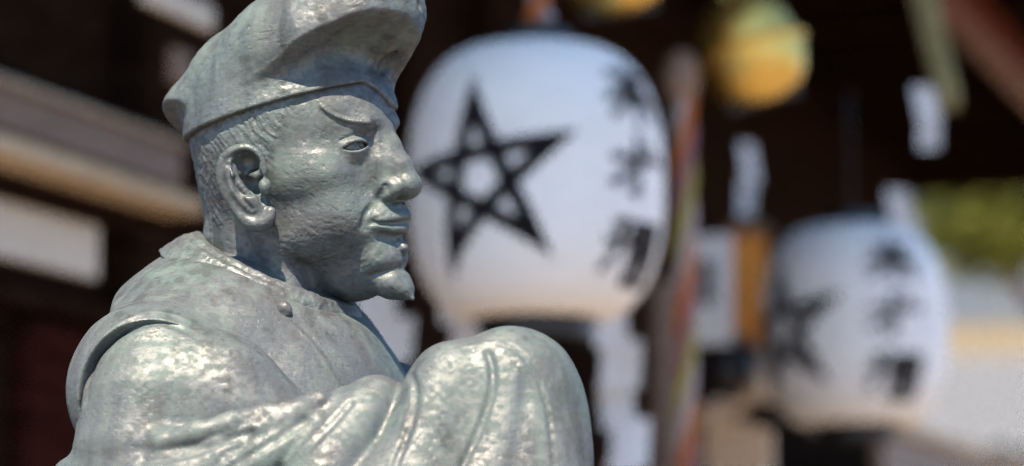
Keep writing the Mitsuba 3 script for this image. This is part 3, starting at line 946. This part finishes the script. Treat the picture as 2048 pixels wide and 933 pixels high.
dr2 = lathe([(0, -.01), (.05, -.01), (.055, 0), (.05, .01), (0, .012)], 24); dr2.apply_translation(unproj(1462, 680, 6.4))
put('black_ornament__collar', dr2, 'black_lacquer', 30, False)
name('black_ornament', 'round black ornament below the white notice', 'ornament')


def curtain(key, px, top, bot, depth, label):
    px, top, bot = map(np.asarray, (px, top, bot))
    n, m = 60, 14
    x = np.linspace(px[0], px[-1], n)
    t, b = np.interp(x, px, top), np.interp(x, px, bot)
    V = []
    for j in range(m):
        f = j / (m - 1)
        for i in range(n):
            V.append(unproj(x[i], t[i] + (b[i] - t[i]) * f, depth + 0.03 * math.sin(i * 0.55 + f * 1.5) * (0.3 + f)))
    i, j = np.meshgrid(np.arange(n - 1), np.arange(m - 1), indexing='ij')
    a = (j * n + i).ravel()
    mesh = trimesh.Trimesh(np.array(V), np.vstack([np.stack([a, a + 1, a + n + 1], 1), np.stack([a, a + n + 1, a + n], 1)]), process=False)
    put(key + '__cloth', mesh, 'beige_cloth', True, False)
    name(key, label, 'curtain')


curtain('cloth_swag', [1395, 1450, 1520, 1600, 1640], [820, 790, 730, 700, 690], [860, 840, 800, 830, 880], 6.9, 'beige cloth swag rising to the right behind the small lantern')
curtain('cloth_curtain', [1405, 1470, 1545], [838, 836, 862], [1200, 1200, 1200], 7.0, 'beige cloth curtain at the bottom edge right of the bell rope')

# ------------------------------------------------------------------ far right: fence, tree, neighbouring house
f0 = hall_at(1830, 862, 9.0)
put('wooden_fence__rail', bevel_box(np.array([f0[0] - 0.6, f0[1] - 0.05, f0[2] - 0.035]), np.array([f0[0] + 6, f0[1] + 0.05, f0[2]])), 'pale_wood')
for k in range(16):
    a = f0[0] - 0.55 + k * 0.40
    put('wooden_fence__board', bevel_box(np.array([a, f0[1] - 0.02, 0.05]), np.array([a + 0.385, f0[1] + 0.02, f0[2] - 0.037])), 'brown_wood')
name('wooden_fence', 'brown wooden board fence at the lower right corner', 'fence')


def house():
    d = 19.0
    key = 'neighbour_house'
    k = d * PX
    e = unproj(1960, 905, d)                                    # the front edge of the lower roof
    right = np.array([1, 0.0, 0]); back = np.array([0, 1.0, 0])
    wtop = unproj(1960, 720, d + 2.0)
    rise = wtop[2] - e[2]
    run = wtop[1] - e[1]
    base = trimesh.creation.box((9, 5, e[2])); base.apply_translation((e[0] + 2.2, e[1] + 2.9, e[2] / 2))
    put(key + '__wall', base, 'cream_wall', frame=False)
    z0, z1, z2 = wtop[2] - 0.05, unproj(1960, 648, d + 2)[2], unproj(1960, 430, d + 2)[2]
    b = trimesh.creation.box((8, 3, z1 - z0)); b.apply_translation((e[0] + 2.2, wtop[1] + 1.5, (z0 + z1) / 2)); put(key + '__cream_band', b, 'cream_wall', frame=False)
    b = trimesh.creation.box((7.9, 2.9, z2 - z1)); b.apply_translation((e[0] + 2.2, wtop[1] + 1.56, (z1 + z2) / 2)); put(key + '__upper_wall', b, 'pale_wall', frame=False)
    for q in range(7):
        x = e[0] - 1.6 + q * 1.1
        b = trimesh.creation.box((0.06, 0.05, z2 - z1 - .02)); b.apply_translation((x, wtop[1] + 0.09, (z1 + z2) / 2)); put(key + '__mullion', b, 'grey_tile', frame=False)
    deck = trimesh.creation.box((9.4, math.hypot(rise, run), 0.08)); deck.apply_transform(trimesh.transformations.rotation_matrix(math.atan2(rise, run), [1, 0, 0]))
    deck.apply_translation((e[0] + 2.2, (e[1] + wtop[1]) / 2, (e[2] + wtop[2]) / 2 - 0.06)); put(key + '__roof', deck, 'grey_tile', frame=False)
    L = math.hypot(rise, run); nrow, w = 9, 0.27
    ang = math.atan2(rise, run)
    tile = []
    t = np.linspace(-1, 1, 9)
    zprof = 0.035 + 0.03 * np.cos(t * math.pi)
    for dy, dz in ((0, 0.02), (L / nrow * 1.12, 0.0)):
        tile.append(np.stack([t * w / 2, np.full(9, dy), zprof + dz], 1))
    tile.append(tile[0] - np.array([0, 0, 0.03]))
    V = np.vstack(tile)
    F = []
    for i in range(8):
        F += [(i, i + 1, i + 10), (i, i + 10, i + 9), (18 + i, 18 + i + 1, i + 1), (18 + i, i + 1, i)]
    tm = trimesh.Trimesh(V, F, process=False)
    tm.apply_transform(trimesh.transformations.rotation_matrix(ang, [1, 0, 0]))
    proto = mikit.ply(tm, 'grey_tile', False)
    n = 0
    for r in range(nrow):
        for c in range(17):
            x = e[0] - 1.2 + c * w
            y, zz = e[1] + run * r / nrow, e[2] + rise * r / nrow
            scene[f'{key}__roof__tile' + (f'_{n:03d}' if n else '')] = {**proto, 'to_world': T().translate([x, y, zz])}
            n += 1
    name(key, 'pale house with grey tiled roof seen beyond the fence at right', 'house')


house()


def tree():
    rng = np.random.default_rng(7)
    d = 14.5
    c0 = unproj(2140, 330, d)
    foot = np.array([c0[0] + 0.5, c0[1] + 0.3, 0])
    P = [foot, foot + (0.05, 0, 1.2), foot + (-0.1, 0.1, 2.4), c0 + (0, 0, 0.6)]
    tr = Sculpt()
    segs = [trimesh.creation.cylinder(r, segment=np.array([P[i], P[i + 1]]), sections=14) for i, r in enumerate((0.16, 0.13, 0.1))]
    scene['leafy_tree__trunk'] = mikit.ply(trimesh.util.concatenate(segs), 'brown_wood', True)
    cl = []
    for q in range(34):
        px, py = rng.uniform(1850, 2420), rng.uniform(-40, 470)
        cl.append((unproj(px, py + (60 if px < 2050 else 0) * rng.uniform(0, 1), d + rng.uniform(-1.2, 1.2)), rng.uniform(0.22, 0.42)))
    br = [trimesh.creation.cylinder(0.02, segment=np.array([P[2] + (P[3] - P[2]) * rng.uniform(0, 1), c]), sections=6) for c, r in cl]
    scene['leafy_tree__branch'] = {**mikit.ply(trimesh.util.concatenate(br), 'brown_wood', False)}
    V, F = [], []
    for c, r in cl:
        n = int(420 * (r / 0.3) ** 2)
        dirn = rng.normal(size=(n, 3)); dirn /= np.linalg.norm(dirn, axis=1, keepdims=True)
        pos = c + dirn * (r * rng.uniform(0.35, 1.0, (n, 1))) * np.array([1, 1, 0.75])
        for p in pos:
            a, b = rng.normal(size=3), rng.normal(size=3)
            a /= np.linalg.norm(a); b -= a * (a @ b); b /= np.linalg.norm(b)
            s = rng.uniform(0.025, 0.05)
            i = len(V)
            V += [p - a * s, p + b * s * 0.45, p + a * s, p - b * s * 0.45]
            F += [(i, i + 1, i + 2), (i, i + 2, i + 3)]
    mat('leaf', type='principledthin', base_color=mikit.proc(lambda p, n, uv: mikit.mix((0.035, 0.06, 0.015), (0.22, 0.22, 0.05), mikit.smoothstep(0.35, 0.65, mikit.fbm(p.x * 3.2, p.y * 3.2, p.z * 3.2)))), roughness=0.5, diff_trans=0.9)
    scene['leafy_tree__crown'] = mikit.ply(trimesh.Trimesh(np.array(V), np.array(F), process=False), 'leaf', False)
    name('leafy_tree', 'yellow-green leafy tree beyond the eaves at right', 'tree')


tree()
labels['bronze_statue'] = {'label': 'grey-green bronze statue of a goateed man in a folded cap, hands tucked in sleeves', 'category': 'statue'}
